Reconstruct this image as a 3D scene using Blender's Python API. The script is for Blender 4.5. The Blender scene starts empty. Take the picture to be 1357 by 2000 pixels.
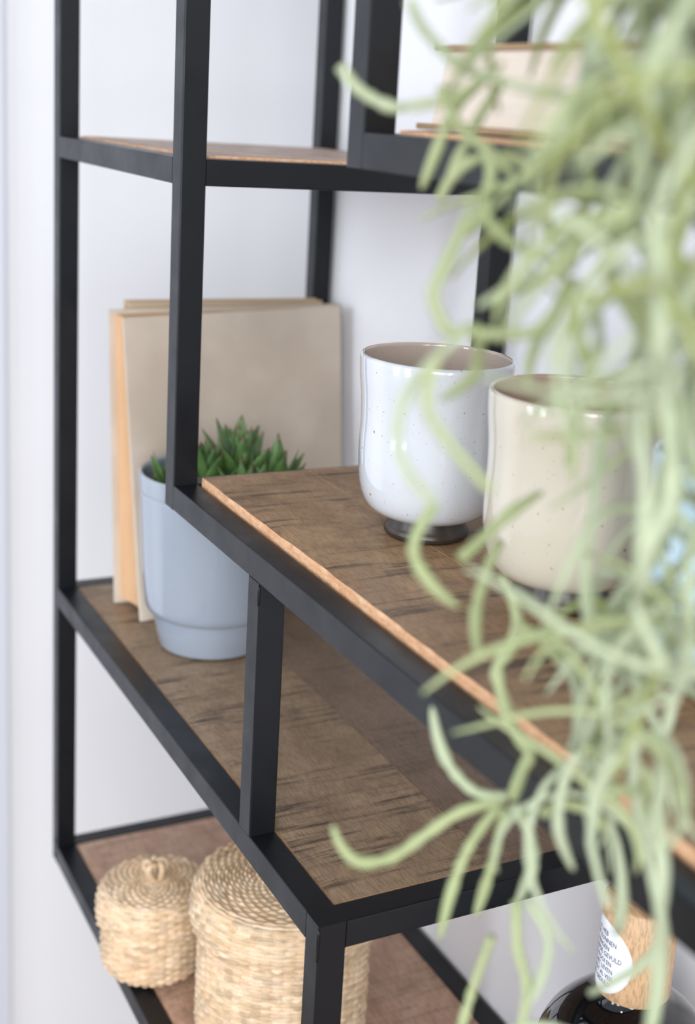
import bpy, bmesh, math, random
from mathutils import Vector, Matrix
S = bpy.context.scene
C = S.collection
ZB = 1.60                      # height of the local origin above the floor

# ---------------------------------------------------------------- camera
cd = bpy.data.cameras.new('camera'); cam = bpy.data.objects.new('camera', cd); C.objects.link(cam)
S.camera = cam
Fv = Vector((-0.8445, 0.4784, -0.2407)).normalized()
Rv = Vector((0.4776, 0.8761, 0.0656)); Rv = (Rv - Fv*Rv.dot(Fv)).normalized()
Uv = Rv.cross(Fv)
M = Matrix((Rv, Uv, -Fv)).transposed().to_4x4()
M.translation = Vector((1.3429, -0.3385, 0.0332 + ZB))
cam.matrix_world = M
cd.sensor_fit = 'VERTICAL'; cd.sensor_height = 36.0; cd.sensor_width = 24.426
cd.lens = 2608/2000*36
cd.shift_x = (678.5-799.06)/2000; cd.shift_y = (873.58-1000)/2000
cd.clip_start = .02
cd.dof.use_dof = True; cd.dof.focus_distance = .93; cd.dof.aperture_fstop = 4.5

# ---------------------------------------------------------------- world, lights, exposure
w = bpy.data.worlds.new('world'); S.world = w; w.use_nodes = True
bg = w.node_tree.nodes['Background']; bg.inputs[0].default_value = (.84, .90, 1.0, 1); bg.inputs[1].default_value = .5
def area(name, loc, target, sx, sy, power, col):
    l = bpy.data.lights.new(name, 'AREA'); l.shape = 'RECTANGLE'; l.size = sx; l.size_y = sy
    l.energy = power; l.color = col
    o = bpy.data.objects.new(name, l); C.objects.link(o); o.location = loc
    o.rotation_euler = (Vector(target)-Vector(loc)).to_track_quat('-Z', 'Y').to_euler()
    return o
area('window_light', (.35, -2.3, 1.75), (.3, .3, 1.35), .35, 1.7, 14, (.82, .91, 1.0))
area('window_light', (1.15, -2.3, 1.75), (.4, .3, 1.35), .35, 1.7, 14, (.82, .91, 1.0))
area('wall_fill_light', (3.3, -1.15, 2.1), (-.3, .2, 1.35), 2.0, 1.7, 104, (.955, .98, 1.0))  # added fill light, placed to lift the left wall above the back wall
area('ceiling_spot_light', (1.9, -.6, 2.5), (.5, .1, 1.3), .09, .09, 2.2, (1, .93, .84))
area('ceiling_spot_light', (1.2, -.95, 2.55), (.5, .1, 1.3), .09, .09, 2.2, (1, .93, .84))
S.view_settings.view_transform = 'Standard'; S.view_settings.look = 'None'
S.view_settings.gamma = 1.0; S.view_settings.use_curve_mapping = False
S.view_settings.exposure = 0.17

# ---------------------------------------------------------------- materials
def lin(c):
    return tuple(((v/255)/12.92 if v/255 <= .04045 else ((v/255+.055)/1.055)**2.4) for v in c)
class NT:
    def __init__(s, name):
        s.m = bpy.data.materials.new(name); s.m.use_nodes = True; s.t = s.m.node_tree
        s.b = s.t.nodes['Principled BSDF']; s.out = s.t.nodes['Material Output']
        s.tc = s.t.nodes.new('ShaderNodeTexCoord')
    def n(s, typ, **kw):
        o = s.t.nodes.new(typ)
        for k, v in kw.items(): setattr(o, k, v)
        return o
    def l(s, a, b): s.t.links.new(a, b)
    def noise(s, scale, vec=(1, 1, 1), detail=4, rough=.6, dist=0, loc=(0, 0, 0), coord='Object'):
        mp = s.n('ShaderNodeMapping'); mp.inputs['Scale'].default_value = vec; mp.inputs['Location'].default_value = loc
        s.l(s.tc.outputs[coord], mp.inputs[0])
        no = s.n('ShaderNodeTexNoise'); no.inputs['Scale'].default_value = scale
        no.inputs['Detail'].default_value = detail; no.inputs['Roughness'].default_value = rough
        no.inputs['Distortion'].default_value = dist
        s.l(mp.outputs[0], no.inputs['Vector']); return no.outputs['Fac']
    def ramp(s, fac, stops):
        r = s.n('ShaderNodeValToRGB'); e = r.color_ramp.elements
        while len(e) < len(stops): e.new(.5)
        for i, (p, c) in enumerate(stops):
            e[i].position = p; e[i].color = (*c, 1) if len(c) == 3 else c
        s.l(fac, r.inputs[0]); return r.outputs[0]
    def mix(s, fac, a, b, mode='MIX'):
        m = s.n('ShaderNodeMix', data_type='RGBA', blend_type=mode)
        if isinstance(fac, float): m.inputs[0].default_value = fac
        else: s.l(fac, m.inputs[0])
        for i, v in ((6, a), (7, b)):
            if isinstance(v, tuple): m.inputs[i].default_value = (*v, 1)
            else: s.l(v, m.inputs[i])
        return m.outputs[2]
    def math(s, op, a, b=0.0):
        m = s.n('ShaderNodeMath', operation=op)
        for i, v in ((0, a), (1, b)):
            if isinstance(v, (int, float)): m.inputs[i].default_value = v
            else: s.l(v, m.inputs[i])
        return m.outputs[0]
    def base(s, c):
        if isinstance(c, tuple): s.b.inputs['Base Color'].default_value = (*c, 1)
        else: s.l(c, s.b.inputs['Base Color'])
    def bump(s, h, strength=.3, dist=.001):
        b = s.n('ShaderNodeBump'); b.inputs['Strength'].default_value = strength; b.inputs['Distance'].default_value = dist
        s.l(h, b.inputs['Height']); s.l(b.outputs[0], s.b.inputs['Normal'])
    def set(s, **kw):
        for k, v in kw.items():
            k = k.replace('_', ' ')
            if isinstance(v, (int, float)): s.b.inputs[k].default_value = v
            else: s.l(v, s.b.inputs[k])
BW = [(0, (0, 0, 0)), (1, (1, 1, 1))]

def mat_plain(name, rgb, rough=.5, var=.0, vscale=30, **kw):
    t = NT(name); c = lin(rgb)
    if var:
        d = tuple(v*(1-var) for v in c); t.base(t.mix(t.noise(vscale), d, tuple(min(1, v*(1+var*.5)) for v in c)))
    else: t.base(c)
    t.set(Roughness=rough, **kw); return t.m
def mat_wall():
    t = NT('painted_wall'); f = t.noise(3, detail=3)
    t.base(t.mix(f, lin((238, 237, 240)), lin((243, 242, 245)))); t.set(Roughness=.85)
    t.bump(t.noise(260, detail=3), .08, .001); return t.m
def mat_metal():
    t = NT('black_powder_coat')
    f = t.noise(9, detail=5); t.base(t.mix(f, lin((14, 16, 20)), lin((21, 23, 28))))
    r = t.noise(25, detail=6, loc=(3, 1, 2)); t.set(Roughness=t.ramp(r, [(.3, (.30,)*3), (.7, (.46,)*3)]))
    t.b.inputs['Specular IOR Level'].default_value = .3
    t.bump(t.noise(700, detail=2), .05, .0004); return t.m
def mat_wood(name, c1, c2, c3, loc=(0, 0, 0), dark=1.0, gloss=.5):
    t = NT(name)
    big = t.noise(7, (1, 1.6, 1), 4, .6, loc=loc)
    mid = t.noise(26, (.8, 1.4, 1), 5, .65, .6, loc=loc)
    col = t.mix(t.ramp(big, [(.35, (0, 0, 0)), (.65, (1, 1, 1))]), lin(c1), lin(c2))
    col = t.mix(t.ramp(mid, [(.42, (0, 0, 0)), (.72, (.8,)*3)]), col, lin(c3))
    # diagonal flecked fibre
    mp = t.n('ShaderNodeMapping'); mp.inputs['Rotation'].default_value = (0, 0, math.radians(-16))
    mp.inputs['Scale'].default_value = (40, 330, 60); mp.inputs['Location'].default_value = loc
    t.l(t.tc.outputs['Object'], mp.inputs[0])
    fn = t.n('ShaderNodeTexNoise'); fn.inputs['Scale'].default_value = 2.6; fn.inputs['Detail'].default_value = 4
    t.l(mp.outputs[0], fn.inputs['Vector'])
    fibre = t.ramp(fn.outputs['Fac'], [(.36, (.60,)*3), (.56, (1,)*3)])
    col = t.mix(.8, col, fibre, 'MULTIPLY')
    # saw marks across the plank (along y), broken up by a mask
    saw = t.noise(1, (150, 9, 30), 4, .65, .35, loc=loc)
    mask = t.noise(14, (1.2, 1, 1), 4, .65, loc=(loc[0]+5, loc[1], 0))
    sm = t.math('MULTIPLY', t.ramp(saw, [(.50, (0, 0, 0)), (.66, (1, 1, 1))]), t.ramp(mask, [(.40, (0, 0, 0)), (.58, (1, 1, 1))]))
    saw2 = t.noise(1, (70, 4.5, 30), 5, .7, .5, loc=(loc[0]+2, loc[1]+3, 0))
    mask2 = t.noise(9, (1, 1, 1), 4, .7, loc=(loc[0], loc[1]+9, 0))
    sm2 = t.math('MULTIPLY', t.ramp(saw2, [(.56, (0, 0, 0)), (.63, (1, 1, 1))]), t.ramp(mask2, [(.5, (0, 0, 0)), (.6, (1, 1, 1))]))
    smx = t.math('MAXIMUM', t.math('MULTIPLY', sm, .75*dark), t.math('MULTIPLY', sm2, .85*dark))
    col = t.mix(smx, col, lin((46, 36, 30)))
    t.base(col); t.set(Roughness=t.ramp(mid, [(.3, (gloss-.08,)*3), (.7, (gloss+.12,)*3)]))
    h = t.math('SUBTRACT', t.math('MULTIPLY', fn.outputs['Fac'], .4), smx)
    t.bump(h, .5, .0007); return t.m
def mat_rawedge():
    t = NT('raw_plank_edge'); f = t.noise(1, (90, 200, 350), 5, .7)
    g = t.noise(260, detail=3)
    col = t.mix(t.ramp(f, [(.35, (0, 0, 0)), (.65, (1, 1, 1))]), lin((206, 150, 108)), lin((232, 190, 152)))
    col = t.mix(t.ramp(g, [(.55, (0, 0, 0)), (.7, (.35,)*3)]), col, lin((168, 112, 76)))
    t.base(col); t.set(Roughness=.8); t.bump(f, .6, .001); return t.m
def mat_glaze(name, rgb, rough=.14, speck=True, seed=0.):
    t = NT(name); f = t.noise(22, detail=3, loc=(seed, 0, 0)); c = lin(rgb)
    col = t.mix(f, tuple(v*.94 for v in c), c)
    if speck:
        for sc, lo, hi, cc, th, sd in ((75, .05, .09, (160, 105, 55), .72, 0), (190, .07, .12, (120, 110, 105), .72, 7), (330, .08, .14, (150, 145, 145), .62, 3)):
            mp = t.n('ShaderNodeMapping'); mp.inputs['Location'].default_value = (seed+sd, seed, sd); t.l(t.tc.outputs['Object'], mp.inputs[0])
            v = t.n('ShaderNodeTexVoronoi'); v.inputs['Scale'].default_value = sc; t.l(mp.outputs[0], v.inputs['Vector'])
            dot = t.ramp(v.outputs['Distance'], [(lo, (1, 1, 1)), (hi, (0, 0, 0))])
            sp = t.n('ShaderNodeSeparateColor'); t.l(v.outputs['Color'], sp.inputs[0])
            k = t.math('MULTIPLY', dot, t.math('GREATER_THAN', sp.outputs[0], th))
            col = t.mix(k, col, lin(cc))
    t.base(col); t.set(Roughness=rough, Coat_Weight=1.0, Coat_Roughness=.025)
    t.bump(t.noise(9, detail=2, loc=(seed, 0, 0)), .12, .004); return t.m
def mat_straw(name='woven_seagrass', k=1.0):
    t = NT(name)
    mp = t.n('ShaderNodeMapping'); mp.inputs['Scale'].default_value = (1, 1, 1.8); t.l(t.tc.outputs['Object'], mp.inputs[0])
    v = t.n('ShaderNodeTexVoronoi'); v.inputs['Scale'].default_value = 110; t.l(mp.outputs[0], v.inputs['Vector'])
    sp = t.n('ShaderNodeSeparateColor'); t.l(v.outputs['Color'], sp.inputs[0])
    f = t.noise(18, detail=3)
    col = t.ramp(sp.outputs[0], [(0, lin((200, 172, 140))), (.35, lin((212, 186, 156))), (.7, lin((220, 198, 172))), (1, lin((192, 166, 132)))])
    col = t.mix(t.ramp(f, [(.4, (0, 0, 0)), (.75, (.5,)*3)]), col, lin((204, 164, 126)))
    fib = t.noise(600, (1, 1, 3), detail=2)
    t.base(t.mix(1.0, t.mix(t.ramp(fib, [(.3, (.3,)*3), (.55, (0, 0, 0))]), col, lin((160, 125, 82))), (k, k, k*.98), 'MULTIPLY'))
    t.set(Roughness=.55); t.bump(fib, .1, .0004); return t.m
def mat_leaf(name, a, b, sc=20, rough=.45, trans=.0, coord='Object'):
    t = NT(name); f = t.noise(sc, detail=4, coord=coord)
    t.base(t.mix(t.ramp(f, [(.35, (0, 0, 0)), (.65, (1, 1, 1))]), lin(a), lin(b)))
    t.set(Roughness=rough)
    if trans:
        tr = t.n('ShaderNodeBsdfTranslucent'); tr.inputs[0].default_value = (*lin(b), 1)
        mx = t.n('ShaderNodeMixShader'); mx.inputs[0].default_value = trans
        t.l(t.b.outputs[0], mx.inputs[1]); t.l(tr.outputs[0], mx.inputs[2]); t.l(mx.outputs[0], t.out.inputs[0])
    return t.m
def mat_pages(name, a, b, axis=2, sc=900):
    t = NT(name); v = [12, 12, 12]; v[axis] = sc
    f = t.noise(1, tuple(v), 3, .6); g = t.noise(10, detail=3)
    col = t.mix(t.ramp(f, [(.35, (0, 0, 0)), (.65, (1, 1, 1))]), lin(a), lin(b))
    t.base(t.mix(t.ramp(g, [(.4, (0, 0, 0)), (.8, (.35,)*3)]), col, lin(tuple(x*.86 for x in a))))
    t.set(Roughness=.9); t.bump(f, .4, .0006); return t.m
def mat_cloth(name, a, b):
    t = NT(name); g = t.noise(6, detail=4); wv = t.noise(900, detail=1)
    col = t.mix(t.ramp(g, [(.38, (0, 0, 0)), (.66, (1, 1, 1))]), lin(a), lin(b))
    t.base(col); t.set(Roughness=.8); t.bump(wv, .25, .0004); return t.m

MW = mat_wall(); MM = mat_metal(); ME = mat_rawedge()
MFLOOR = mat_wood('oak_floor', (150, 125, 98), (168, 142, 112), (135, 110, 85), dark=.3)
WOOD_MID = mat_wood('mango_wood_brown', (152, 119, 88), (170, 138, 102), (132, 105, 80), (0, 0, 0))
WOOD_LOW = mat_wood('mango_wood_grey_brown', (148, 124, 98), (166, 140, 112), (128, 106, 86), (4, 2, 0), 1.1, .55)
WOOD_LOW2 = mat_wood('mango_wood_smooth', (134, 111, 92), (144, 120, 100), (122, 101, 84), (9, 2, 0), .35, .55)
WOOD_RED = mat_wood('mango_wood_reddish', (182, 146, 124), (196, 162, 138), (166, 126, 102), (7, 5, 0), .55, .55)
WOOD_TOP = mat_wood('mango_wood_pale', (176, 150, 134), (192, 168, 152), (156, 130, 114), (2, 8, 0), .5, .5)
MSTRAW = mat_straw(); STRAWS = [MSTRAW, mat_straw('seagrass_light', 1.13), mat_straw('seagrass_dark', .82)]
z0, z1, z2, z3, z4 = [ZB+v for v in (.0228, -.0085, -.2614, -.4719, -.7749)]
s = .02; X1, X2, X3, XU, XE, D = .3538, .5327, .6713, .6512, 1.30, .2971
ZT = ZB + .52

# ---------------------------------------------------------------- helpers
def tag(o, label=None, cat=None, group=None, kind=None):
    if label: o['label'] = label
    if cat: o['category'] = cat
    if group: o['group'] = group
    if kind: o['kind'] = kind
    return o
def mk(name, verts, faces, mats, parent=None, smooth=False, mi=None):
    me = bpy.data.meshes.new(name); me.from_pydata([tuple(v) for v in verts], [], faces)
    for m in (mats if isinstance(mats, (list, tuple)) else [mats]): me.materials.append(m)
    if mi: me.polygons.foreach_set('material_index', mi)
    if smooth: me.polygons.foreach_set('use_smooth', [True]*len(me.polygons))
    me.update()
    o = bpy.data.objects.new(name, me); C.objects.link(o)
    if parent: o.parent = parent; o.matrix_parent_inverse = parent.matrix_world.inverted()
    return o
def empty(name, loc, label, cat, group=None):
    o = bpy.data.objects.new(name, None); C.objects.link(o); o.location = loc; o.empty_display_size = .02
    bpy.context.view_layer.update()
    return tag(o, label, cat, group)
def shift(verts, o): return [(v[0]-o[0], v[1]-o[1], v[2]-o[2]) for v in verts]
def part(name, verts, faces, mats, root, smooth=False, mi=None):
    """a child mesh: vertices given in world space, stored relative to the root's location"""
    L = root.matrix_world.translation
    me_o = mk(name, shift(verts, L), faces, mats, None, smooth, mi); me_o.parent = root
    return me_o
def subpart(name, verts, faces, mats, par, root, smooth=False, mi=None):
    L = root.location
    o = mk(name, shift(verts, L), faces, mats, None, smooth, mi); o.parent = par; return o
def box(x0, y0, z0_, x1_, y1_, z1_):
    v = [(x, y, z) for z in (z0_, z1_) for y in (y0, y1_) for x in (x0, x1_)]
    f = [(0, 2, 3, 1), (4, 5, 7, 6), (0, 1, 5, 4), (2, 6, 7, 3), (0, 4, 6, 2), (1, 3, 7, 5)]
    return v, f
def tube_sq(p, q, axis, w, b=.0011):
    """square steel tube from p along axis to q, long edges rounded in two facets"""
    a = [i for i in range(3) if i != axis]; h = w
    prof = []
    for cx, cy, a0 in ((h-b, h-b, 0), (b, h-b, 90), (b, b, 180), (h-b, b, 270)):
        for k in range(4):
            t = math.radians(a0+30*k); prof.append((cx+b*math.cos(t), cy+b*math.sin(t)))
    V = []
    for e in (p[axis], q):
        for (c, d) in prof:
            v = [0, 0, 0]; v[axis] = e; v[a[0]] = p[a[0]]+c; v[a[1]] = p[a[1]]+d; V.append(v)
    n = len(prof)
    Fc = [(i, (i+1) % n, n+(i+1) % n, n+i) for i in range(n)] + [tuple(range(n))[::-1], tuple(range(n, 2*n))]
    if axis == 1: Fc = [f[::-1] for f in Fc]
    return V, Fc
def lathe(prof, cx, cy, n=64, wob=None):
    V = []; Fc = []
    for (r, z) in prof:
        for i in range(n):
            t = 2*math.pi*i/n; rr = r*(1+(wob(t, z) if wob else 0))
            V.append((cx+rr*math.cos(t), cy+rr*math.sin(t), z))
    for j in range(len(prof)-1):
        for i in range(n):
            k = (i+1) % n; Fc.append((j*n+i, j*n+k, (j+1)*n+k, (j+1)*n+i))
    return V, Fc
def smoothprof(pts, sub=5):
    out = []
    P = [pts[0]]+list(pts)+[pts[-1]]
    for i in range(1, len(P)-2):
        p0, p1, p2, p3 = P[i-1:i+3]
        for k in range(sub):
            t = k/sub
            out.append(tuple(.5*((2*p1[a])+(-p0[a]+p2[a])*t+(2*p0[a]-5*p1[a]+4*p2[a]-p3[a])*t*t+(-p0[a]+3*p1[a]-3*p2[a]+p3[a])*t**3) for a in range(len(p1))))
    out.append(tuple(pts[-1])); return out
def sweep(pts, radii, n=6, V=None, Fc=None, flat=1.0):
    V = [] if V is None else V; Fc = [] if Fc is None else Fc
    pts = [Vector(p) for p in pts]; base = len(V)
    up = Vector((.31, .17, .93)); prev = None
    for i, p in enumerate(pts):
        d = (pts[min(i+1, len(pts)-1)]-pts[max(i-1, 0)]).normalized()
        if prev is None: a = d.cross(up); a = a if a.length > .05 else d.cross(Vector((1, 0, 0)))
        else: a = prev - d*prev.dot(d)
        a.normalize(); prev = a; b = d.cross(a)
        for k in range(n):
            t = 2*math.pi*k/n; V.append(tuple(p+(a*math.cos(t)+b*math.sin(t)*flat)*radii[i]))
    for i in range(len(pts)-1):
        for k in range(n):
            k2 = (k+1) % n; Fc.append((base+i*n+k, base+i*n+k2, base+(i+1)*n+k2, base+(i+1)*n+k))
    Fc.append(tuple(base+k for k in range(n))[::-1]); e = base+(len(pts)-1)*n; Fc.append(tuple(e+k for k in range(n)))
    return V, Fc

# ---------------------------------------------------------------- the room
def struct(name, b, m):
    V, Fc = box(*b); o = mk(name, V, Fc, m); o['kind'] = 'structure'; return o
struct('floor', (-.9, -3.2, -.1, 3.2, 1.6, 0), MFLOOR)
struct('wall_back', (-.02, D+.005, 0, 3.2, D+.125, 2.75), MW)
struct('wall_left', (-.77, -3.2, 0, -.65, 1.6, 2.75), MW)
struct('trim_1', (-.65, -.9, 0, -.632, .089, 2.75), mat_plain('shaded_casing_paint', (214, 217, 226), .6))     # flat casing standing in for a room corner, shade put into its grey paint
MSK = mat_plain('skirting_paint', (236, 236, 238), .5)
struct('baseboard_back', (0.0, D-.0, 0, 3.2, D+.005, .07), MSK)

# ---------------------------------------------------------------- shelving unit
unit = empty('shelving_unit', (0, 0, 0), 'tall black square-tube metal shelving unit with brown wooden shelves against the wall', 'shelf')
def post(x, y, za, zb): part('post', *tube_sq((x, y, za), zb, 2, s), MM, unit)
def railx(xa, xb, y, zt): part('rail', *tube_sq((xa, y, zt-s), xb, 0, s), MM, unit)
def raily(x, ya, yb, zt): part('rail', *tube_sq((x, ya, zt-s), yb, 1, s), MM, unit)
DB = D-s
post(0, 0, z4-s, ZT); post(0, DB, z4-s, ZT)
post(X1, 0, z2-s, ZT); post(X1, DB, z2-s, ZT)
post(X2, 0, z3, z2-s); post(X2, DB, z3, z2-s)
post(X3-s, 0, 0, z3); post(X3-s, DB, 0, z3)
post(XU, 0, z0-s, ZT); post(XU, DB, z0-s, ZT)
post(XE-s, 0, 0, ZT); post(XE-s, DB, 0, ZT)
for y in (0, DB):
    railx(s, X1, y, z1); railx(s, X3-s, y, z3)
    railx(X1+s, XE-s, y, z2); railx(XU+s, XE-s, y, z0)
    railx(s, X3-s, y, z4); railx(X3, XE-s, y, z4)
    railx(s, X1, y, ZT); railx(X1+s, XU, y, ZT); railx(XU+s, XE-s, y, ZT)
for x, z in ((0, z1), (X1, z1), (X1, z2), (XE-s, z2), (0, z3), (X3-s, z3), (0, z4), (XE-s, z4), (XU, z0), (XE-s, z0), (0, ZT), (XE-s, ZT)):
    raily(x, s, DB, z)
# weld beads
def bead(pts, r=.0011):
    part('weld_bead', *sweep(pts, [r*.6]+[r*(1+.25*math.sin(7*i)) for i in range(1, len(pts)-1)]+[r*.6], 6), MM, unit, True)
bead([(X2+s, -.0002, z2-s-.0005-.003*i) for i in range(6)], .0010)
bead([(X3, -.0004, z3-.001-.004*i) for i in range(7)], .0011)
for dz in (-.001, -.019): part('weld_bead', *lathe([(0, z4+.006+dz+.0012), (.0014, z4+.006+dz+.0006), (.0018, z4+.006+dz-.0006), (.0006, z4+.006+dz-.0018)], .012, -.0002, 10), MM, unit, True)

def plank(xa, xb, ya, yb, zt, th, mat, front=False, left=False, seed=0, wob=.0012, nx=90):
    """one plank: top follows a gently uneven outline on its open edges, edge faces are raw wood"""
    rnd = random.Random(seed); ph = [rnd.uniform(0, 6.28) for _ in range(8)]
    def wv(t, k): return (math.sin(t*23+ph[k])*.5+math.sin(t*57+ph[k+1])*.3+math.sin(t*131+ph[k+2])*.25+math.sin(t*311+ph[k+3])*.12)
    ny = 10; V = []; Fc = []; mi = []
    for j in range(ny+1):
        for i in range(nx+1):
            x = xa+(xb-xa)*i/nx; y = ya+(yb-ya)*j/ny; z = zt
            if j == 0 and front: y += wob*wv(x, 0)+.0004; z += wob*.5*wv(x, 2)-.0006
            if i == 0 and left: x += wob*wv(y*1.5, 1)+.0006; z -= .0006
            V.append((x, y, z))
    n = (nx+1)*(ny+1)
    for j in range(ny+1):
        for i in range(nx+1):
            V.append((xa+(xb-xa)*i/nx, ya+(yb-ya)*j/ny, zt-th))
    I = lambda i, j: j*(nx+1)+i
    for j in range(ny):
        for i in range(nx):
            Fc.append((I(i, j), I(i+1, j), I(i+1, j+1), I(i, j+1))); mi.append(0)
            Fc.append((n+I(i, j), n+I(i, j+1), n+I(i+1, j+1), n+I(i+1, j))); mi.append(0)
    for i in range(nx):
        Fc.append((I(i, 0), n+I(i, 0), n+I(i+1, 0), I(i+1, 0))); mi.append(1)
        Fc.append((I(i, ny), I(i+1, ny), n+I(i+1, ny), n+I(i, ny))); mi.append(1)
    for j in range(ny):
        Fc.append((I(0, j), I(0, j+1), n+I(0, j+1), n+I(0, j))); mi.append(1)
        Fc.append((I(nx, j), n+I(nx, j), n+I(nx, j+1), I(nx, j+1))); mi.append(1)
    return part('plank', V, Fc, [mat, ME], unit, False, mi)
g = .0004; SY = .147
# middle shelf (cups), planks stand 7 mm proud of the frame
plank(X1+s+.003, XE-s-.001, s+.002, .112, z2+.007, .016, WOOD_MID, True, True, 1)
plank(X1+s+.003, XE-s-.001, .112+g, .205, z2+.007, .016, WOOD_MID, False, True, 2)
plank(X1+s+.003, XE-s-.001, .205+g, DB-.001, z2+.007, .016, WOOD_MID, False, True, 3)
# lower shelf (books), flush
plank(s+.001, X3-s-.001, s+.001, SY, z3-.0005, .014, WOOD_LOW, True, False, 4, .0003)
plank(s+.001, X3-s-.001, SY+g, DB-.001, z3-.0008, .014, WOOD_LOW2, False, False, 5, .0003)
# bottom shelf (baskets)
plank(s+.001, XE-s-.001, s+.001, .105, z4-.0005, .014, WOOD_RED, True, False, 6, .0003)
plank(s+.001, XE-s-.001, .105+g, .2, z4-.0008, .014, WOOD_RED, False, False, 7, .0003)
plank(s+.001, XE-s-.001, .2+g, DB-.001, z4-.0005, .014, WOOD_RED, False, False, 8, .0003)
# upper left shelf
plank(s+.003, X1-.001, s+.002, .15, z1+.002, .012, WOOD_TOP, True, True, 9)
plank(s+.003, X1-.001, .15+g, DB-.001, z1+.002, .012, WOOD_TOP, False, True, 10)
# upper right shelf (flat book) and the top shelf that carries the plant
plank(XU+s+.001, XE-s-.001, s+.002, .15, z0+.003, .015, WOOD_TOP, True, True, 11)
plank(XU+s+.001, XE-s-.001, .15+g, DB-.001, z0+.003, .015, WOOD_TOP, False, True, 12)
plank(X1+s, XE-s-.001, s+.001, .15, ZT+.003, .014, WOOD_MID, True, True, 13)
plank(X1+s, XE-s-.001, .15+g, DB-.001, ZT+.003, .014, WOOD_MID, False, True, 14)

# ---------------------------------------------------------------- books
MCOV = mat_cloth('cream_cover_cloth', (186, 171, 156), (205, 193, 178)); MCOV2 = mat_cloth('tan_cover_cloth', (176, 155, 128), (192, 173, 147))
MPG1 = mat_pages('aged_page_edges', (202, 158, 116), (214, 174, 136), 0); MPG0 = mat_pages('pale_page_edges', (222, 206, 190), (232, 218, 204), 2)
MCOVT = mat_cloth('brown_cover_board', (150, 122, 92), (172, 142, 108))
def slab(c, dn):
    """quad c (4 corners ccw) thickened by vector dn"""
    V = [Vector(p) for p in c]; W = [p+Vector(dn) for p in V]
    V = [tuple(p) for p in V+W]
    return V, [(0, 1, 2, 3), (7, 6, 5, 4), (0, 4, 5, 1), (1, 5, 6, 2), (2, 6, 7, 3), (3, 7, 4, 0)]
def bev(o, w=.0008, seg=2):
    b = o.modifiers.new('bevel', 'BEVEL'); b.width = w; b.segments = seg; b.limit_method = 'ANGLE'; return o
def curvedslab(BL, BR, TR, TL, dn, n=14, bow=.0):
    """cover board, slightly bowed along its width"""
    BL, BR, TR, TL, dn = map(Vector, (BL, BR, TR, TL, dn)); V = []; m = 8
    for side in (0, 1):
        for j in range(m+1):
            for i in range(n+1):
                t = i/n; u = j/m
                p = (BL*(1-t)+BR*t)*(1-u)+(TL*(1-t)+TR*t)*u + dn.normalized()*(-bow*math.sin(math.pi*t)*(0.4+.6*u))
                groove = .0012*math.exp(-((t-.94)/.012)**2)
                V.append(p+dn*side+(dn.normalized()*groove if side == 0 else Vector((0, 0, 0))))
    N = (n+1)*(m+1); I = lambda i, j, k=0: k*N+j*(n+1)+i; Fc = []
    for j in range(m):
        for i in range(n):
            Fc.append((I(i, j), I(i+1, j), I(i+1, j+1), I(i, j+1))); Fc.append((I(i, j, 1), I(i, j+1, 1), I(i+1, j+1, 1), I(i+1, j, 1)))
    for i in range(n):
        Fc.append((I(i, 0), I(i, 0, 1), I(i+1, 0, 1), I(i+1, 0))); Fc.append((I(i, m), I(i+1, m), I(i+1, m, 1), I(i, m, 1)))
    for j in range(m):
        Fc.append((I(0, j), I(0, j+1), I(0, j+1, 1), I(0, j, 1))); Fc.append((I(n, j), I(n, j, 1), I(n, j+1, 1), I(n, j+1)))
    return V, Fc
bk = empty('book', (.1, .16, z3), 'large cream cloth-covered book standing in front, with orange-tan page edges', 'book', 'old books leaning at the left end')
e = .0006
fBL, fBR, fTR, fTL = (.1384, .0517, z3+e), (.1120, .2880, z3+e), (.0746, .2850, z3+.305), (.1068, .0390, z3+.300)
bBL, bBR, bTR, bTL = (.0771, .0425, z3+e), (.0890, .2870, z3+e), (.0555, .2840, z3+.304), (.0533, .0404, z3+.300)
o = part('front_cover', *curvedslab(fBL, fBR, fTR, fTL, (-.0034, -.0004, 0), bow=.001), MCOV, bk); bev(o)
V, Fc = curvedslab(bBL, bBR, bTR, bTL, (.0034, 0, 0), bow=0); o = part('back_cover', V, [f[::-1] for f in Fc], MCOV, bk); bev(o)
def lerp(a, b, t): return tuple(a[i]*(1-t)+b[i]*t for i in range(3))
def pageblock():
    V = []; Fc = []; n = 8; m = 10
    F_ = [fBL, fBR, fTR, fTL]; B_ = [bBL, bBR, bTR, bTL]
    for j, u in enumerate((.018, .985)):
        for i in range(n+1):             # fore edge, slightly concave
            t = .06+.88*i/n
            f0 = lerp(fBL, fTL, u); f1 = lerp(bBL, bTL, u); p = lerp(f0, f1, t)
            V.append((p[0], p[1]+.006+.004*math.sin(math.pi*i/n), p[2]))
        for i in range(n+1):
            t = .94-.88*i/n
            f0 = lerp(fBR, fTR, u); f1 = lerp(bBR, bTR, u); p = lerp(f0, f1, t); V.append((p[0], p[1]-.004, p[2]))
    K = 2*(n+1); Fc = [(i, (i+1) % K, K+(i+1) % K, K+i) for i in range(K)][::1] + [tuple(range(K))[::-1], tuple(range(K, 2*K))]
    return V, [f[::-1] for f in Fc]
part('page_block', *pageblock(), MPG1, bk)
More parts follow.
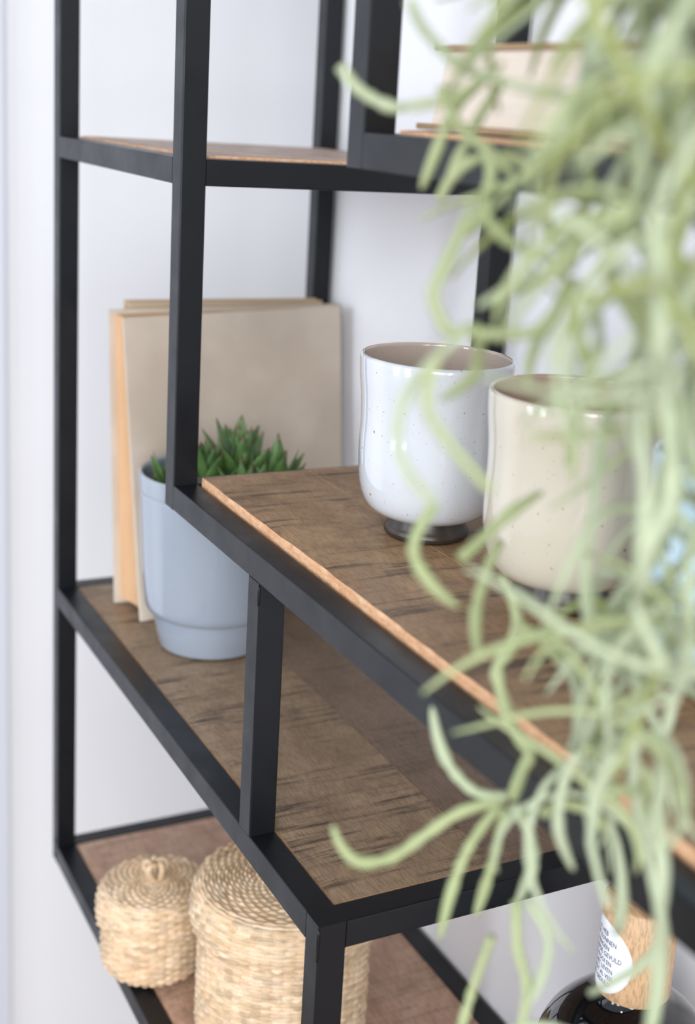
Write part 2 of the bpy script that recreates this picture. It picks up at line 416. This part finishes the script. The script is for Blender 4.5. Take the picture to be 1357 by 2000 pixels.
def spine():
    V = []; n = 10
    for u in (0, .33, .66, 1):
        for k, off in ((0, 0), (1, -.0016)):
            for i in range(n+1):
                t = i/n; p = lerp(lerp(fBR, fTR, u), lerp(bBR, bTR, u), t)
                V.append((p[0], p[1]+.004*math.sin(math.pi*t)+off, p[2]))
    Fc = []; r = n+1
    for q in range(3):
        for i in range(n):
            a = q*2*r+i; b = (q+1)*2*r+i
            Fc.append((a, a+1, b+1, b)); Fc.append((a+r, b+r, b+r+1, a+r+1))
    for i in range(n):
        Fc.append((i, i+r, i+r+1, i+1)); t = 6*r+i; Fc.append((t, t+1, t+r+1, t+r))
    return V, Fc
part('spine', *spine(), MCOV, bk, True)
b2 = empty('book', (.05, .17, z3), 'thinner cream book standing hidden behind the large cream book', 'book', 'old books leaning at the left end')
def thin(dx0, dx1, inset=0.):
    a = [(.0700, .062+inset, z3+e+inset*.3), (.0800, .270-inset*.2, z3+e+inset*.3), (.0480, .276-inset*.2, z3+.3065-inset*.3), (.0440, .064+inset, z3+.3055-inset*.3)]
    return [(p[0]-dx0, p[1], p[2]) for p in a], (-(dx1-dx0), 0, 0)
c, dn = thin(0, .003); o = part('front_cover', *slab(c, dn), MCOV2, b2); bev(o)
c, dn = thin(.0032, .0148, .004); part('page_block', *slab(c, dn), MPG1, b2)
c, dn = thin(.015, .018); o = part('back_cover', *slab(c, dn), MCOV2, b2); bev(o)

# flat book on the upper right shelf
zb = z0+.0036; bk0 = empty('book', (.8, .11, zb), 'thick pale-paged hardback lying flat on the upper right shelf behind the plant', 'book')
def flat_cover(x0, x1, y0, y1, z, th): V, Fc = box(x0, y0, z, x1, y1, z+th); return V, Fc
o = part('bottom_cover', *flat_cover(.675, .93, .030, .215, zb, .0032), MCOVT, bk0); bev(o)
o = part('top_cover', *flat_cover(.682, .925, .034, .215, zb+.0415, .0032), MCOVT, bk0); bev(o)
def block0():
    V = []; n = 10
    for i in range(n+1):
        t = i/n; z = zb+.0033+(.0415-.0034)*t; bul = .006*(1-t)**2.0
        V += [(.688-bul+.006*t, .036, z), (.918-.004*math.sin(math.pi*t), .036, z), (.918-.004*math.sin(math.pi*t), .208, z), (.688-bul+.006*t, .208, z)]
    Fc = [(0, 3, 2, 1)]
    for i in range(n):
        for k in range(4): a = i*4+k; b = i*4+(k+1) % 4; Fc.append((a, b, b+4, a+4))
    Fc.append((n*4, n*4+1, n*4+2, n*4+3)); return V, Fc
part('page_block', *block0(), MPG0, bk0)
V, Fc = box(.682, .2152, zb, .928, .2175, zb+.0447); part('spine', V, Fc, MCOVT, bk0)

# ---------------------------------------------------------------- cups
MFOOT = NT('dark_brown_stoneware'); MFOOT.base(MFOOT.mix(MFOOT.noise(60), lin((44, 36, 32)), lin((60, 50, 44))))
MFOOT.set(Roughness=.32); MFOOT.bump(MFOOT.noise(1, (10, 10, 900), 2), .3, .0005); MFOOT = MFOOT.m
def cup(cx, cy, k, rgb, inner, label, seed, squash=0.):
    zc = z2+.0075; G = mat_glaze('speckled_glaze', rgb, seed=seed); GI = mat_glaze('inner_glaze', inner, .12, seed=seed+4)
    root = empty('cup', (cx, cy, zc), label, 'cup', 'footed ceramic cups on the middle shelf')
    foot = [(.0005, .0003), (.0285, .0003), (.0300, .0018), (.0303, .0045), (.0288, .0068), (.0278, .0085), (.0272, .0105), (.0262, .0130), (.0262, .016), (.0005, .016)]
    def W(t, z): return .010*math.sin(2*t+seed)*min(1, max(0, (z-zc)/.1))+.004*math.sin(3*t+seed*2)
    part('foot', *lathe([(r*k, zc+z*k) for r, z in foot], cx, cy, 64), MFOOT, root, True)
    out = smoothprof([(.0262, .0135), (.0355, .0160), (.0428, .0210), (.0472, .0285), (.0498, .0385), (.0511, .0520), (.0513, .0660), (.0510, .0820), (.0518, .0980), (.0535, .1140), (.0538, .1250), (.0530, .1275), (.0519, .1282)], 4)
    inn = smoothprof([(.0519, .1282), (.0508, .1270), (.0506, .1210), (.0494, .0980), (.0485, .0640), (.0470, .0450), (.0400, .0300), (.0250, .0230), (.0004, .0215)], 3)
    part('body', *lathe([(r*k, zc+z*k) for r, z in out], cx, cy, 96, W), G, root, True)
    part('inner_wall', *lathe([(r*k, zc+z*k) for r, z in inn], cx, cy, 96, W), GI, root, True)
    return root
cup(.5601, .1231, 1.0, (206, 209, 215), (190, 174, 162), 'white speckled cup on a dark foot, furthest left of the three cups', 1.3)
cup(.7048, .1383, 1.035, (208, 199, 181), (196, 170, 152), 'beige speckled cup on a dark foot, between the white and the pale blue cup', 2.6)
cup(.8500, .1480, 1.01, (178, 204, 214), (185, 205, 212), 'pale blue cup on a dark foot behind the hanging plant at the right edge', 4.1)

# ---------------------------------------------------------------- succulent in its pot
px, py = .2064, .1004; zp = z3+.0006
pot = empty('potted_succulent', (px, py, zp), 'green rosette succulent in a glossy grey-blue ceramic pot on the lower shelf', 'plant')
GP = mat_glaze('grey_blue_glaze', (150, 159, 172), .2, False, 3.)
pout = smoothprof([(.0440, .0000), (.0490, .0012), (.0505, .0040), (.0540, .0180), (.0560, .0300), (.0568, .0345)], 3) + smoothprof([(.0572, .0350), (.0600, .0362), (.0630, .0400), (.0650, .0500), (.0675, .0800), (.0694, .1200), (.0704, .1500), (.0700, .1530), (.0712, .1560), (.0716, .1680), (.0710, .1705), (.0698, .1712)], 3)
pinn = [(.0698, .1712), (.0684, .1705), (.0680, .1660), (.0672, .1500), (.0660, .1300), (.0640, .1290)]
part('pot', *lathe([(.0004, zp)]+[(r, zp+z) for r, z in pout+pinn], px, py, 96), GP, pot, True)
MSOIL = mat_plain('dark_soil', (52, 42, 34), .95, .5, 200)
soil = [(.0665-.0005, .150), (.05, .1525), (.03, .1545), (.01, .155), (.0004, .155)]
part('soil', *lathe([(r, zp+z) for r, z in soil], px, py, 40, lambda t, z: .01*math.sin(9*t)), MSOIL, pot, True)
MSUC = mat_leaf('succulent_green', (66, 100, 50), (100, 134, 74), 55, .38, .08); MSUCT = mat_leaf('succulent_tip', (92, 70, 50), (110, 80, 60), 60, .5)
def suc_leaf(base, direction, L, Wd, curl, roll):
    """boat-shaped pointed leaf"""
    d = Vector(direction).normalized(); side = d.cross(Vector((0, 0, 1)))
    side = side.normalized() if side.length > .05 else Vector((1, 0, 0)); nrm = side.cross(d).normalized()
    V = []; Fc = []; m = 12; n = 10
    for i in range(m+1):
        t = i/m; c = Vector(base)+d*L*t+nrm*(curl*L*(t*t))
        wdt = Wd*(.42+.58*math.sin(math.pi*min(1, t*1.02)**.9))*(1-t**5)**.8 if t < 1 else .0002
        wdt = max(wdt, .00025); th = wdt*.34*(1-.35*t)
        for k in range(n):
            a = 2*math.pi*k/n
            V.append(tuple(c+side*wdt*math.cos(a)+nrm*(th*math.sin(a)+wdt*.28*math.cos(a)**2)))
    for i in range(m):
        for k in range(n): k2 = (k+1) % n; Fc.append((i*n+k, i*n+k2, (i+1)*n+k2, (i+1)*n+k))
    Fc.append(tuple(range(n))[::-1]); Fc.append(tuple(m*n+k for k in range(n))); mi = [0]*(m*n)+[0, 1]
    for i in range((m-1)*n, m*n): mi[i] = 1
    return V, Fc, mi
rs = random.Random(12)
# rosettes: x, y offset from pot axis, height, tilt direction, size, leaves
for (ox, oy, oz, tx, ty, sz, nl) in [(.012, -.016, .166, .1, -.15, 1.0, 17), (.006, .022, .167, .0, .1, 1.12, 18), (.030, .048, .168, .25, .45, .88, 14),
                                     (.046, .012, .160, .5, .0, .85, 14), (-.030, .030, .170, -.3, .1, 1.0, 13), (-.014, -.040, .160, -.05, -.35, .75, 9), (.036, -.036, .156, .3, -.4, .72, 9)]:
    for i in range(nl):
        a = i*2.39996+rs.uniform(-.2, .2); q = (i+.6)/nl; el = math.radians(84-58*q+rs.uniform(-7, 7))
        dr = Vector((math.cos(a)*math.cos(el)+tx*.5, math.sin(a)*math.cos(el)+ty*.5, math.sin(el)))
        L = sz*(.042+.014*math.sin(math.pi*min(1, q+.15)))*rs.uniform(.85, 1.12)
        bs = (px+ox+math.cos(a)*.006*q, py+oy+math.sin(a)*.006*q, zp+oz-.012-.004*q)
        V, Fc, mi = suc_leaf(bs, dr, L, sz*.0098*rs.uniform(.8, 1.12), .12, 0)
        part('leaf', V, Fc, [MSUC, MSUCT], pot, True, mi)
    V, Fc = sweep([(px+ox*.8, py+oy*.8, zp+.150), (px+ox, py+oy, zp+oz-.010)], [.004, .005], 8); part('stem', V, Fc, MSUC, pot, True)

# ---------------------------------------------------------------- seagrass baskets
def weave(prof_fn, rows, stakes, amp, per=6, u0=0., nv=4):
    """woven surface: prof_fn(u) -> (r, z, nr, nz); rows of strands passing over and under stakes"""
    n = stakes*per; V = []; Fc = []; MI = []; R_ = rows*nv
    rw = random.Random(rows*stakes); rowj = [rw.uniform(.75, 1.25) for _ in range(rows+1)]; ph = [rw.uniform(-.12, .12) for _ in range(rows+1)]
    for j in range(R_+1):
        u = j/R_; row = min(rows-1, j//nv); v = (j % nv)/nv
        prof = math.sin(math.pi*v)**.6 if 0 < v < 1 else 0.
        r, z, nr, nz = prof_fn(u)
        for i in range(n):
            t = 2*math.pi*i/n
            cw = math.cos(t*stakes/2+math.pi*row+ph[row]); over = max(0., cw)**.7
            dd = amp*(prof*(.25+.95*over)*rowj[row]-.3*(1-prof))
            rr = r+nr*dd; V.append((rr*math.cos(t), rr*math.sin(t), z+nz*dd))
    for j in range(R_):
        row = j//nv; seg = {}
        for i in range(n):
            k = (i+1) % n; Fc.append((j*n+i, j*n+k, (j+1)*n+k, (j+1)*n+i))
            q = int((i/per+row+.5)//2); MI.append((0, 0, 1, 1, 2)[random.Random(row*977+q*31).randrange(5)])
    return V, Fc, MI
def off(V, c): return [(v[0]+c[0], v[1]+c[1], v[2]+c[2]) for v in V]
def pprof(pts):
    """polyline (r,z) -> function of u with outward normal"""
    L = [0.]
    for a, b in zip(pts, pts[1:]): L.append(L[-1]+math.hypot(b[0]-a[0], b[1]-a[1]))
    def f(u):
        q = u*L[-1]; i = 0
        while i < len(L)-2 and L[i+1] < q: i += 1
        t = (q-L[i])/(L[i+1]-L[i]); a, b = pts[i], pts[i+1]; dx, dz = b[0]-a[0], b[1]-a[1]; l = math.hypot(dx, dz)
        return a[0]+dx*t, a[1]+dz*t, dz/l, -dx/l
    return f, L[-1]
def basket(cx, cy, r, hb, ht, stakes, rowh, label, knob=True):
    zc = z4+.0008; c = (cx, cy, zc)
    root = empty('basket', c, label, 'basket', 'lidded seagrass baskets on the bottom shelf')
    body = smoothprof([(r*.80, 0.0036), (r*.93, .0042), (r*.985, .0105), (r*1.0, .03), (r*1.0, hb*.7), (r*.99, hb)], 4)
    f, L = pprof(body); V, Fc, mi = weave(f, int(L/rowh), stakes, .0022); part('body', off(V, c), Fc, STRAWS, root, True, mi)
    part('bottom', off([(r*.81*math.cos(2*math.pi*i/40), r*.81*math.sin(2*math.pi*i/40), .0012+zz) for zz in (0, .004) for i in range(40)], c),
         [tuple(range(40))[::-1], tuple(range(40, 80))]+[(i, (i+1) % 40, 40+(i+1) % 40, 40+i) for i in range(40)], MSTRAW, root)
    rl = r*1.08
    side = smoothprof([(rl*.99, hb-.004), (rl*1.02, hb+.004), (rl*1.015, (hb+ht)/2), (rl*.99, ht-.006), (rl*.955, ht-.001)], 4)
    f, L = pprof(side); V, Fc, mi = weave(f, int(L/rowh), stakes, .0022); lid = part('lid', off(V, c), Fc, STRAWS, root, True, mi)
    top = [(rl*.955, ht-.001), (rl*.90, ht+.0012), (rl*.6, ht+.0035), (rl*.3, ht+.0045), (rl*.02, ht+.005)]
    f, L = pprof(top); V, Fc, mi = weave(f, int(L/(rowh*.92)), stakes, .0018)
    subpart('lid_top', off(V, c), Fc, STRAWS, lid, root, True, mi)
    if knob:
        for k in range(5):
            a = 2*math.pi*k/5; pts = [(.010*math.cos(a)*math.sin(math.pi*t)*.9+.0035*math.cos(a+1.2), .010*math.sin(a)*math.sin(math.pi*t)*.9+.0035*math.sin(a+1.2), ht+.002+.021*math.sin(math.pi*t*.62)) for t in [i/9 for i in range(10)]]
            V, Fc = sweep(pts, [.0030]*10, 7); subpart('knob_strand', off(V, c), Fc, MSTRAW, lid, root, True)
    return root
basket(.2541, .0332, .0485, .0535, .0830, 38, .0033, 'small round woven seagrass basket with a knotted knob on its lid')
basket(.4058, .1000, .0735, .1270, .1610, 52, .0034, 'larger tall woven seagrass basket beside the small one, partly behind the frame')

# ---------------------------------------------------------------- bottle with wooden cap and round label
bx, by = .745, .200; zq = z4+.0008; rc = .0252
bot = empty('bottle', (bx, by, zq), 'glossy black round-shouldered bottle with a tan cap and a round white label', 'bottle')
MBLK = mat_plain('glossy_black_glass', (10, 11, 14), .04, Coat_Weight=1.0)
zs_ = z4+.192; Rb = .0625
bp = [(.0004, zq), (.052, zq), (.0585, zq+.003), (Rb-.001, zq+.012), (Rb, zq+.03), (Rb, zs_)]+[(Rb*math.cos(math.radians(a)), zs_+Rb*.94*math.sin(math.radians(a))) for a in range(6, 72, 6)]+[(.0205, zs_+.0605), (.0190, zs_+.066), (.0004, zs_+.066)]
part('glass_body', *lathe(bp, bx, by, 96), MBLK, bot, True)
MCAP = mat_wood('tan_cap_wood', (206, 166, 124), (222, 186, 146), (190, 150, 110), dark=.15)
ct, cb = ZB-.4555, ZB-.5235
cp = [(.0004, cb), (.0235, cb), (rc, cb+.0012), (rc, ct-.0015), (rc-.0015, ct), (.0004, ct)]
part('cap', *lathe(cp, bx, by, 64), MCAP, bot, True)
MPAP = mat_plain('white_label_paper', (236, 238, 242), .5); MINK = mat_plain('navy_ink', (46, 56, 108), .6)
ph0 = math.radians(-104); zl = ZB-.4945; Rl = .0262
def wrap(u, v, r): a = ph0+u/rc; return (bx+r*math.cos(a), by+r*math.sin(a), zl+v)
V = []; Fc = []; nr_, na = 8, 48
for k, rr in enumerate((rc+.00025, rc-.0006)):
    V.append(wrap(0, 0, rr))
    for j in range(1, nr_+1):
        for i in range(na):
            t = 2*math.pi*i/na; V.append(wrap(Rl*j/nr_*math.cos(t), Rl*j/nr_*math.sin(t), rr))
H = 1+nr_*na
for i in range(na):
    k = (i+1) % na; Fc.append((0, 1+i, 1+k))
    for j in range(nr_-1): a = 1+j*na; b = a+na; Fc.append((a+i, b+i, b+k, a+k))
    e_ = 1+(nr_-1)*na; Fc.append((e_+i, H+e_+i, H+e_+k, e_+k))
lab = part('label', V, Fc, MPAP, bot, True)
rows = [('IK HEB', .0050), ('STOF KUNNEN', .0050), ('VANGEN', .0050), ('MET LIEFDE GEVULD', .0050), ('DE PROOI EN', .0046), ('OP HET LEVEN', .0048), ('WORDT AL VEEL', .0046), ('VEEL GEDULD', .0046)]
for i, (tx, szz) in enumerate(rows):
    cu = bpy.data.curves.new('txt', 'FONT'); cu.body = tx; cu.size = szz; cu.align_x = 'CENTER'; cu.resolution_u = 2
    to = bpy.data.objects.new('txt', cu); C.objects.link(to); bpy.context.view_layer.update()
    me = bpy.data.meshes.new_from_object(to.evaluated_get(bpy.context.evaluated_depsgraph_get()))
    bm = bmesh.new(); bm.from_mesh(me)
    bmesh.ops.subdivide_edges(bm, edges=[e2 for e2 in bm.edges if e2.calc_length() > .0012], cuts=2); bmesh.ops.triangulate(bm, faces=bm.faces)
    vv = [wrap(v.co.x*.82, .0172-i*.0050+v.co.y-.0012, rc+.00045) for v in bm.verts]; ff = [tuple(v.index for v in f.verts) for f in bm.faces]
    bm.free(); bpy.data.objects.remove(to); bpy.data.curves.remove(cu)
    subpart('printed_line', vv, ff, MINK, lab, bot)

# ---------------------------------------------------------------- hanging moss-like plant
ML = [mat_leaf('sage_moss_a', (166, 176, 130), (188, 196, 152), 12, .75, .30), mat_leaf('sage_moss_b', (176, 187, 154), (196, 204, 176), 12, .75, .30), mat_leaf('sage_moss_c', (150, 158, 100), (172, 179, 122), 12, .75, .30)]
hp = empty('hanging_plant', (.99, .09, ZT+.0035), 'pale sage-green artificial moss plant trailing in front of the shelves at the right', 'plant')
PX, PY, PZ = hp.location
MPOT = mat_plain('white_planter', (225, 225, 222), .4)
part('planter', *lathe([(.0004, PZ), (.06, PZ), (.066, PZ+.004), (.078, PZ+.12), (.075, PZ+.122), (.068, PZ+.10), (.0004, PZ+.10)], PX, PY, 48), MPOT, hp, True)
TR = [(0.0027,[[0.9251,-0.0434,-0.2408],[0.9185,-0.0546,-0.24],[0.9109,-0.0634,-0.2307],[0.9052,-0.0674,-0.2186],[0.9009,-0.0688,-0.2063]]),(0.0028,[[0.9249,-0.0445,-0.2421],[0.9199,-0.0624,-0.2464],[0.9177,-0.0776,-0.255],[0.916,-0.0918,-0.2633],[0.9125,-0.1053,-0.2641],[0.9099,-0.1127,-0.2561],[0.9092,-0.1164,-0.2469]]),(0.0026,[[0.9242,-0.0471,-0.245],[0.9251,-0.0605,-0.2607],[0.9286,-0.0698,-0.2779],[0.9335,-0.0766,-0.2947]]),(0.0026,[[0.9258,-0.0447,-0.2459],[0.9258,-0.0472,-0.2645],[0.9251,-0.0509,-0.2834],[0.9236,-0.0531,-0.2961]]),(0.0028,[[0.927,-0.0418,-0.244],[0.9307,-0.0354,-0.2548],[0.9333,-0.0325,-0.2685],[0.9323,-0.0351,-0.2807],[0.9306,-0.0374,-0.2897]]),(0.0034,[[0.9263,-0.0416,-0.2415],[0.9255,-0.0367,-0.2287],[0.9252,-0.0339,-0.2223],[0.9191,-0.0398,-0.2124],[0.9123,-0.0435,-0.1961],[0.9099,-0.0436,-0.1878],[0.9107,-0.0378,-0.1791],[0.9096,-0.0349,-0.1696],[0.906,-0.0366,-0.1604],[0.9014,-0.0397,-0.1503]]),(0.0027,[[0.9409,-0.0571,-0.1571],[0.942,-0.0453,-0.1625],[0.9455,-0.0338,-0.1769],[0.9499,-0.0182,-0.1863],[0.9533,-0.0041,-0.195],[0.953,0.0033,-0.2044]]),(0.0026,[[0.9477,-0.0449,-0.1567],[0.9475,-0.0323,-0.1589],[0.9501,-0.0161,-0.1634],[0.951,-0.0032,-0.1686]]),(0.0026,[[0.9526,-0.0421,-0.1684],[0.95,-0.0326,-0.1818],[0.947,-0.0269,-0.2019],[0.9403,-0.0255,-0.2167]]),(0.0025,[[0.9597,-0.034,-0.1774],[0.9573,-0.0253,-0.193],[0.953,-0.0212,-0.2114],[0.9484,-0.017,-0.2283]]),(0.0026,[[0.9137,-0.0506,-0.1318],[0.9248,-0.0638,-0.1418],[0.9376,-0.0747,-0.1528],[0.9525,-0.0813,-0.1628]]),(0.0027,[[0.9305,-0.0921,-0.1072],[0.9299,-0.0986,-0.1179],[0.9317,-0.1,-0.1272],[0.9382,-0.0939,-0.1378],[0.9439,-0.0868,-0.1438]]),(0.002,[[0.9965,-0.1315,-0.0847],[0.9872,-0.1361,-0.0777],[0.9791,-0.1371,-0.0679],[0.9736,-0.1323,-0.0559],[0.9718,-0.1208,-0.0431],[0.972,-0.1071,-0.0332]]),(0.002,[[1.004,-0.1157,-0.0797],[0.9943,-0.1262,-0.0665],[0.9881,-0.1318,-0.0561],[0.9862,-0.1306,-0.0466],[0.9858,-0.1273,-0.0386]]),(0.0024,[[0.9639,-0.1011,-0.0346],[0.9602,-0.1087,-0.0369],[0.9573,-0.1114,-0.0321],[0.9542,-0.1132,-0.0247],[0.954,-0.1089,-0.0152],[0.9535,-0.1036,-0.0032],[0.9527,-0.0991,0.0088]]),(0.0024,[[0.9644,-0.1012,-0.0363],[0.9695,-0.0921,-0.0364],[0.974,-0.083,-0.0341],[0.9754,-0.0765,-0.0261],[0.9746,-0.0728,-0.0159]]),(0.0022,[[0.9744,-0.0728,-0.015],[0.9696,-0.0819,-0.0166],[0.9664,-0.0897,-0.0205],[0.9623,-0.1007,-0.0279]]),(0.0022,[[0.9742,-0.0727,-0.0142],[0.9688,-0.08,-0.0098],[0.9638,-0.0873,-0.007],[0.958,-0.0945,-0.0009],[0.9539,-0.0969,0.0089]]),(0.0022,[[0.9655,-0.0667,-0.0135],[0.9558,-0.0662,-0.0059],[0.9459,-0.0657,0.0021],[0.9376,-0.0639,0.0068]]),(0.0022,[[0.966,-0.0659,-0.0135],[0.96,-0.0583,-0.0053],[0.9554,-0.0491,0.0016],[0.9495,-0.0422,0.0084]]),(0.0021,[[0.9675,-0.0654,-0.0177],[0.9732,-0.0598,-0.0266],[0.9774,-0.0591,-0.0402],[0.9783,-0.0628,-0.0507]]),(0.0022,[[0.975,-0.0738,-0.0193],[0.97,-0.0743,-0.0305],[0.9642,-0.0774,-0.0439],[0.9609,-0.076,-0.0574]]),(0.0028,[[0.967,-0.0662,-0.0178],[0.9719,-0.0657,-0.0339],[0.9775,-0.0626,-0.0472],[0.9788,-0.0665,-0.0594],[0.9801,-0.0694,-0.0699],[0.9843,-0.0696,-0.0852]]),(0.0026,[[0.9555,-0.0958,-0.0361],[0.9469,-0.0885,-0.0469],[0.9367,-0.0845,-0.0583],[0.9219,-0.088,-0.069]]),(0.0028,[[0.8739,-0.1134,0.0492],[0.8792,-0.108,0.0413],[0.8862,-0.0983,0.0359],[0.8899,-0.0916,0.0364]]),(0.0019,[[0.9442,-0.1212,0.036],[0.9434,-0.1073,0.039],[0.9411,-0.0944,0.0448],[0.9379,-0.0818,0.0533]]),(0.0024,[[0.9041,-0.0598,0.0495],[0.8974,-0.0665,0.0321],[0.8916,-0.0708,0.0163],[0.8865,-0.0725,0.0032]]),(0.0024,[[0.9013,-0.0639,0.051],[0.8923,-0.073,0.0372],[0.8869,-0.0775,0.0196],[0.8817,-0.0798,0.0055]]),(0.0022,[[0.9265,-0.1141,0.0708],[0.9253,-0.1068,0.0616],[0.9282,-0.0933,0.0508],[0.9283,-0.0805,0.0482]]),(0.0024,[[0.8936,-0.0811,0.0442],[0.901,-0.0753,0.0299],[0.9088,-0.0658,0.0213],[0.9157,-0.0579,0.0127]]),(0.0025,[[0.8862,-0.0734,0.0022],[0.8906,-0.072,0.0104],[0.8978,-0.0656,0.0188],[0.9086,-0.0564,0.0199],[0.9191,-0.0512,0.0141]]),(0.003,[[0.9065,-0.0681,0.0249],[0.9102,-0.0661,0.0158],[0.9125,-0.0705,-0.0012],[0.9112,-0.0768,-0.0091]]),(0.0025,[[0.9787,-0.0506,-0.1937],[0.9739,-0.0525,-0.2084],[0.9724,-0.0515,-0.2289],[0.9743,-0.0435,-0.2473]]),(0.0025,[[0.9791,-0.0488,-0.1917],[0.9801,-0.0393,-0.1972],[0.984,-0.0246,-0.2024],[0.9838,-0.0194,-0.2122],[0.9809,-0.0214,-0.2265]]),(0.0026,[[0.9633,-0.0527,-0.2269],[0.9613,-0.0417,-0.2258],[0.9633,-0.0274,-0.2322],[0.964,-0.0187,-0.2452]]),(0.0026,[[0.952,-0.0532,-0.2717],[0.9615,-0.0575,-0.2857],[0.9721,-0.0584,-0.2971],[0.9793,-0.0655,-0.3086]]),(0.0024,[[0.9542,-0.0492,-0.2714],[0.9664,-0.0465,-0.281],[0.9736,-0.0528,-0.2909],[0.9788,-0.0615,-0.2987]]),(0.0024,[[0.9363,-0.0526,-0.2982],[0.9325,-0.0559,-0.3194],[0.9294,-0.0585,-0.341],[0.9256,-0.0588,-0.3563]]),(0.0026,[[0.94,-0.0849,-0.1261],[0.9369,-0.0734,-0.1201],[0.9343,-0.0598,-0.1119],[0.9328,-0.0452,-0.1053]])]
def resample(pts, r, tipr=.35, n=14):
    q = smoothprof([tuple(p) for p in pts], max(2, int(math.ceil(n/(len(pts)-1)))))
    m = len(q)-1; rad = [r*((.85+.15*math.sin(3*i)) if i/m < .6 else (1-(1-tipr)*((i/m-.6)/.4)**1.6)) for i in range(m+1)]; rad[-1] *= .6
    return q, rad
for i, (r, pts) in enumerate(TR):
    q, rad = resample([(p[0], p[1], p[2]+ZB) for p in pts], r)
    q = [(p[0], min(p[1], -.005-r), p[2]) for p in q]; part('leaf', *sweep(q, rad, 7), ML[0 if i % 4 else 1], hp, True)
rp = random.Random(77)
def rndleaf(base, dirn, L, r, rnd):
    """one drooping, curling strand leaf"""
    p = Vector(base); d = Vector(dirn).normalized(); pts = [p.copy()]
    ax = Vector((rnd.gauss(0, 1), rnd.gauss(0, 1), rnd.gauss(0, 1))).normalized(); kk = rnd.choice((-1, 1))*rnd.uniform(1.3, 3.1); n = 9
    k2 = rnd.uniform(-1.2, 1.2)
    for i in range(n):
        t = i/n; rot = Matrix.Rotation((kk+k2*math.sin(5*t))/n, 3, ax); d = (rot @ d + Vector((0, 0, -.09*(1+t)))).normalized()
        p = p+d*L/n
        if p.y > -.005-r: p.y = -.005-r          # drapes in front of the rails, never through them
        pts.append(p.copy())
    rad = [r*(.8 if i == 0 else 1.0 if i < n*.55 else 1-.62*((i/n-.55)/.45)**1.4) for i in range(n+1)]
    return pts, rad
# strands: plan position at mid height, top z, bottom z
strands = []
def strand(x, y, zt_, zb_, dens=1.0):
    strands.append((x, y, zt_, zb_, dens))
STR = [(0.985,-0.06,0.52,-0.019,0.5),(1.044,-0.096,0.52,-0.03,0.53),(1.033,-0.075,0.52,-0.081,0.43),(0.979,-0.049,0.52,-0.149,0.28),(0.968,-0.024,0.52,-0.224,0.31),(1.004,-0.045,0.52,-0.241,0.34),(0.956,-0.049,0.52,0.034,0.68),(1.039,-0.064,0.52,-0.131,0.37),(0.982,-0.024,0.52,-0.305,0.31),(0.993,-0.024,0.52,-0.334,0.37),(1.047,-0.092,0.52,0.012,0.77),(1.065,-0.099,0.52,-0.006,0.56),(0.95,-0.061,0.52,0.065,0.77),(0.988,-0.054,0.52,0.012,0.68),(1.021,-0.054,0.52,-0.052,0.46),(1.007,-0.081,0.52,0.052,0.77),(1.026,-0.046,0.52,-0.279,0.37),(1.032,-0.077,0.52,-0.107,0.25),(1.051,-0.083,0.52,0.025,0.81),(0.968,-0.024,0.52,-0.279,0.28),(1.019,-0.059,0.52,0.027,0.77),(0.997,-0.059,0.52,0.045,0.77)]
for (x, y, zt_, zb_, dn_) in STR: strand(x, y, zt_, zb_, dn_)
leaves = []; GAP = (1.001, -0.045, ZB-0.262)     # an open pocket between the strands
for si, (x, y, zt_, zb_, dn_) in enumerate(strands):
    rnd = random.Random(100+si*7); ph = [rnd.uniform(0, 6.28) for _ in range(4)]
    pts = []; n = max(6, int((zt_-zb_)/.018)); nodes = []
    for i in range(n+1):
        t = i/n; z = zt_+(zb_-zt_)*t
        pts.append((x+.012*math.sin(z*31+ph[0])+.006*math.sin(z*83+ph[1]), y+.009*math.sin(z*27+ph[2])+.005*math.sin(z*71+ph[3]), z+ZB))
        if i % 2 == 0 or i == n: nodes.append(pts[-1])
    full = pts if zt_ < .5 else [(PX+(x-PX)*.3, PY-.03, PZ+.115), (PX+(x-PX)*.7, PY-.085, PZ+.125), (x, y-.0, PZ+.03)]+pts
    q = smoothprof(full, 2); part('stem', *sweep(q, [.0021+.0006*math.sin(i*.9) for i in range(len(q))], 6), ML[1], hp, True)
    for nd in nodes:
        if rnd.random() > dn_ or (Vector(nd)-Vector(GAP)).length < .055: continue
        tone = rnd.choice([0, 0, 1, 1, 2]); k = rnd.randint(3, 5)
        for _ in range(k):
            a = rnd.uniform(0, 6.28); el = rnd.uniform(-.6, .75)
            L = rnd.uniform(.034, .090); r = rnd.uniform(.0012, .0019)
            leaves.append((nd, (math.cos(a)*math.cos(el), math.sin(a)*math.cos(el), math.sin(el)), L, r, tone, rnd.random()))
cam_p = cam.location
inview = []
for lf in leaves:
    v = Vector(lf[0])-cam_p; dz = v.dot(Fv); u = 799+2608*v.dot(Rv)/dz; h = 873.6-2608*v.dot(Uv)/dz
    ok = 650 < u < 1400 and -60 < h < 2060 and dz > .2
    inview.append((0 if ok else 1, dz, lf))
inview.sort(key=lambda t: (t[0], t[1]))
NL = 300-len(TR); rnd = random.Random(5); stuff = {0: ([], []), 1: ([], []), 2: ([], [])}
for k, (_, dz, lf) in enumerate(inview):
    nd, dr, L, r, tone, sd = lf; pts, rad = rndleaf(nd, dr, L, r, rnd)
    if k < NL: part('leaf', *sweep(pts, rad, 6), ML[tone], hp, True)
    else: sweep(pts, rad, 5, *stuff[tone])
V = []; Fc = []; mi = []
for tone in (0, 1, 2):
    b = len(V); V += stuff[tone][0]; Fc += [tuple(i+b for i in f) for f in stuff[tone][1]]; mi += [tone]*len(stuff[tone][1])
o = part('foliage', V, Fc, ML, hp, True, mi); o['kind'] = 'stuff'
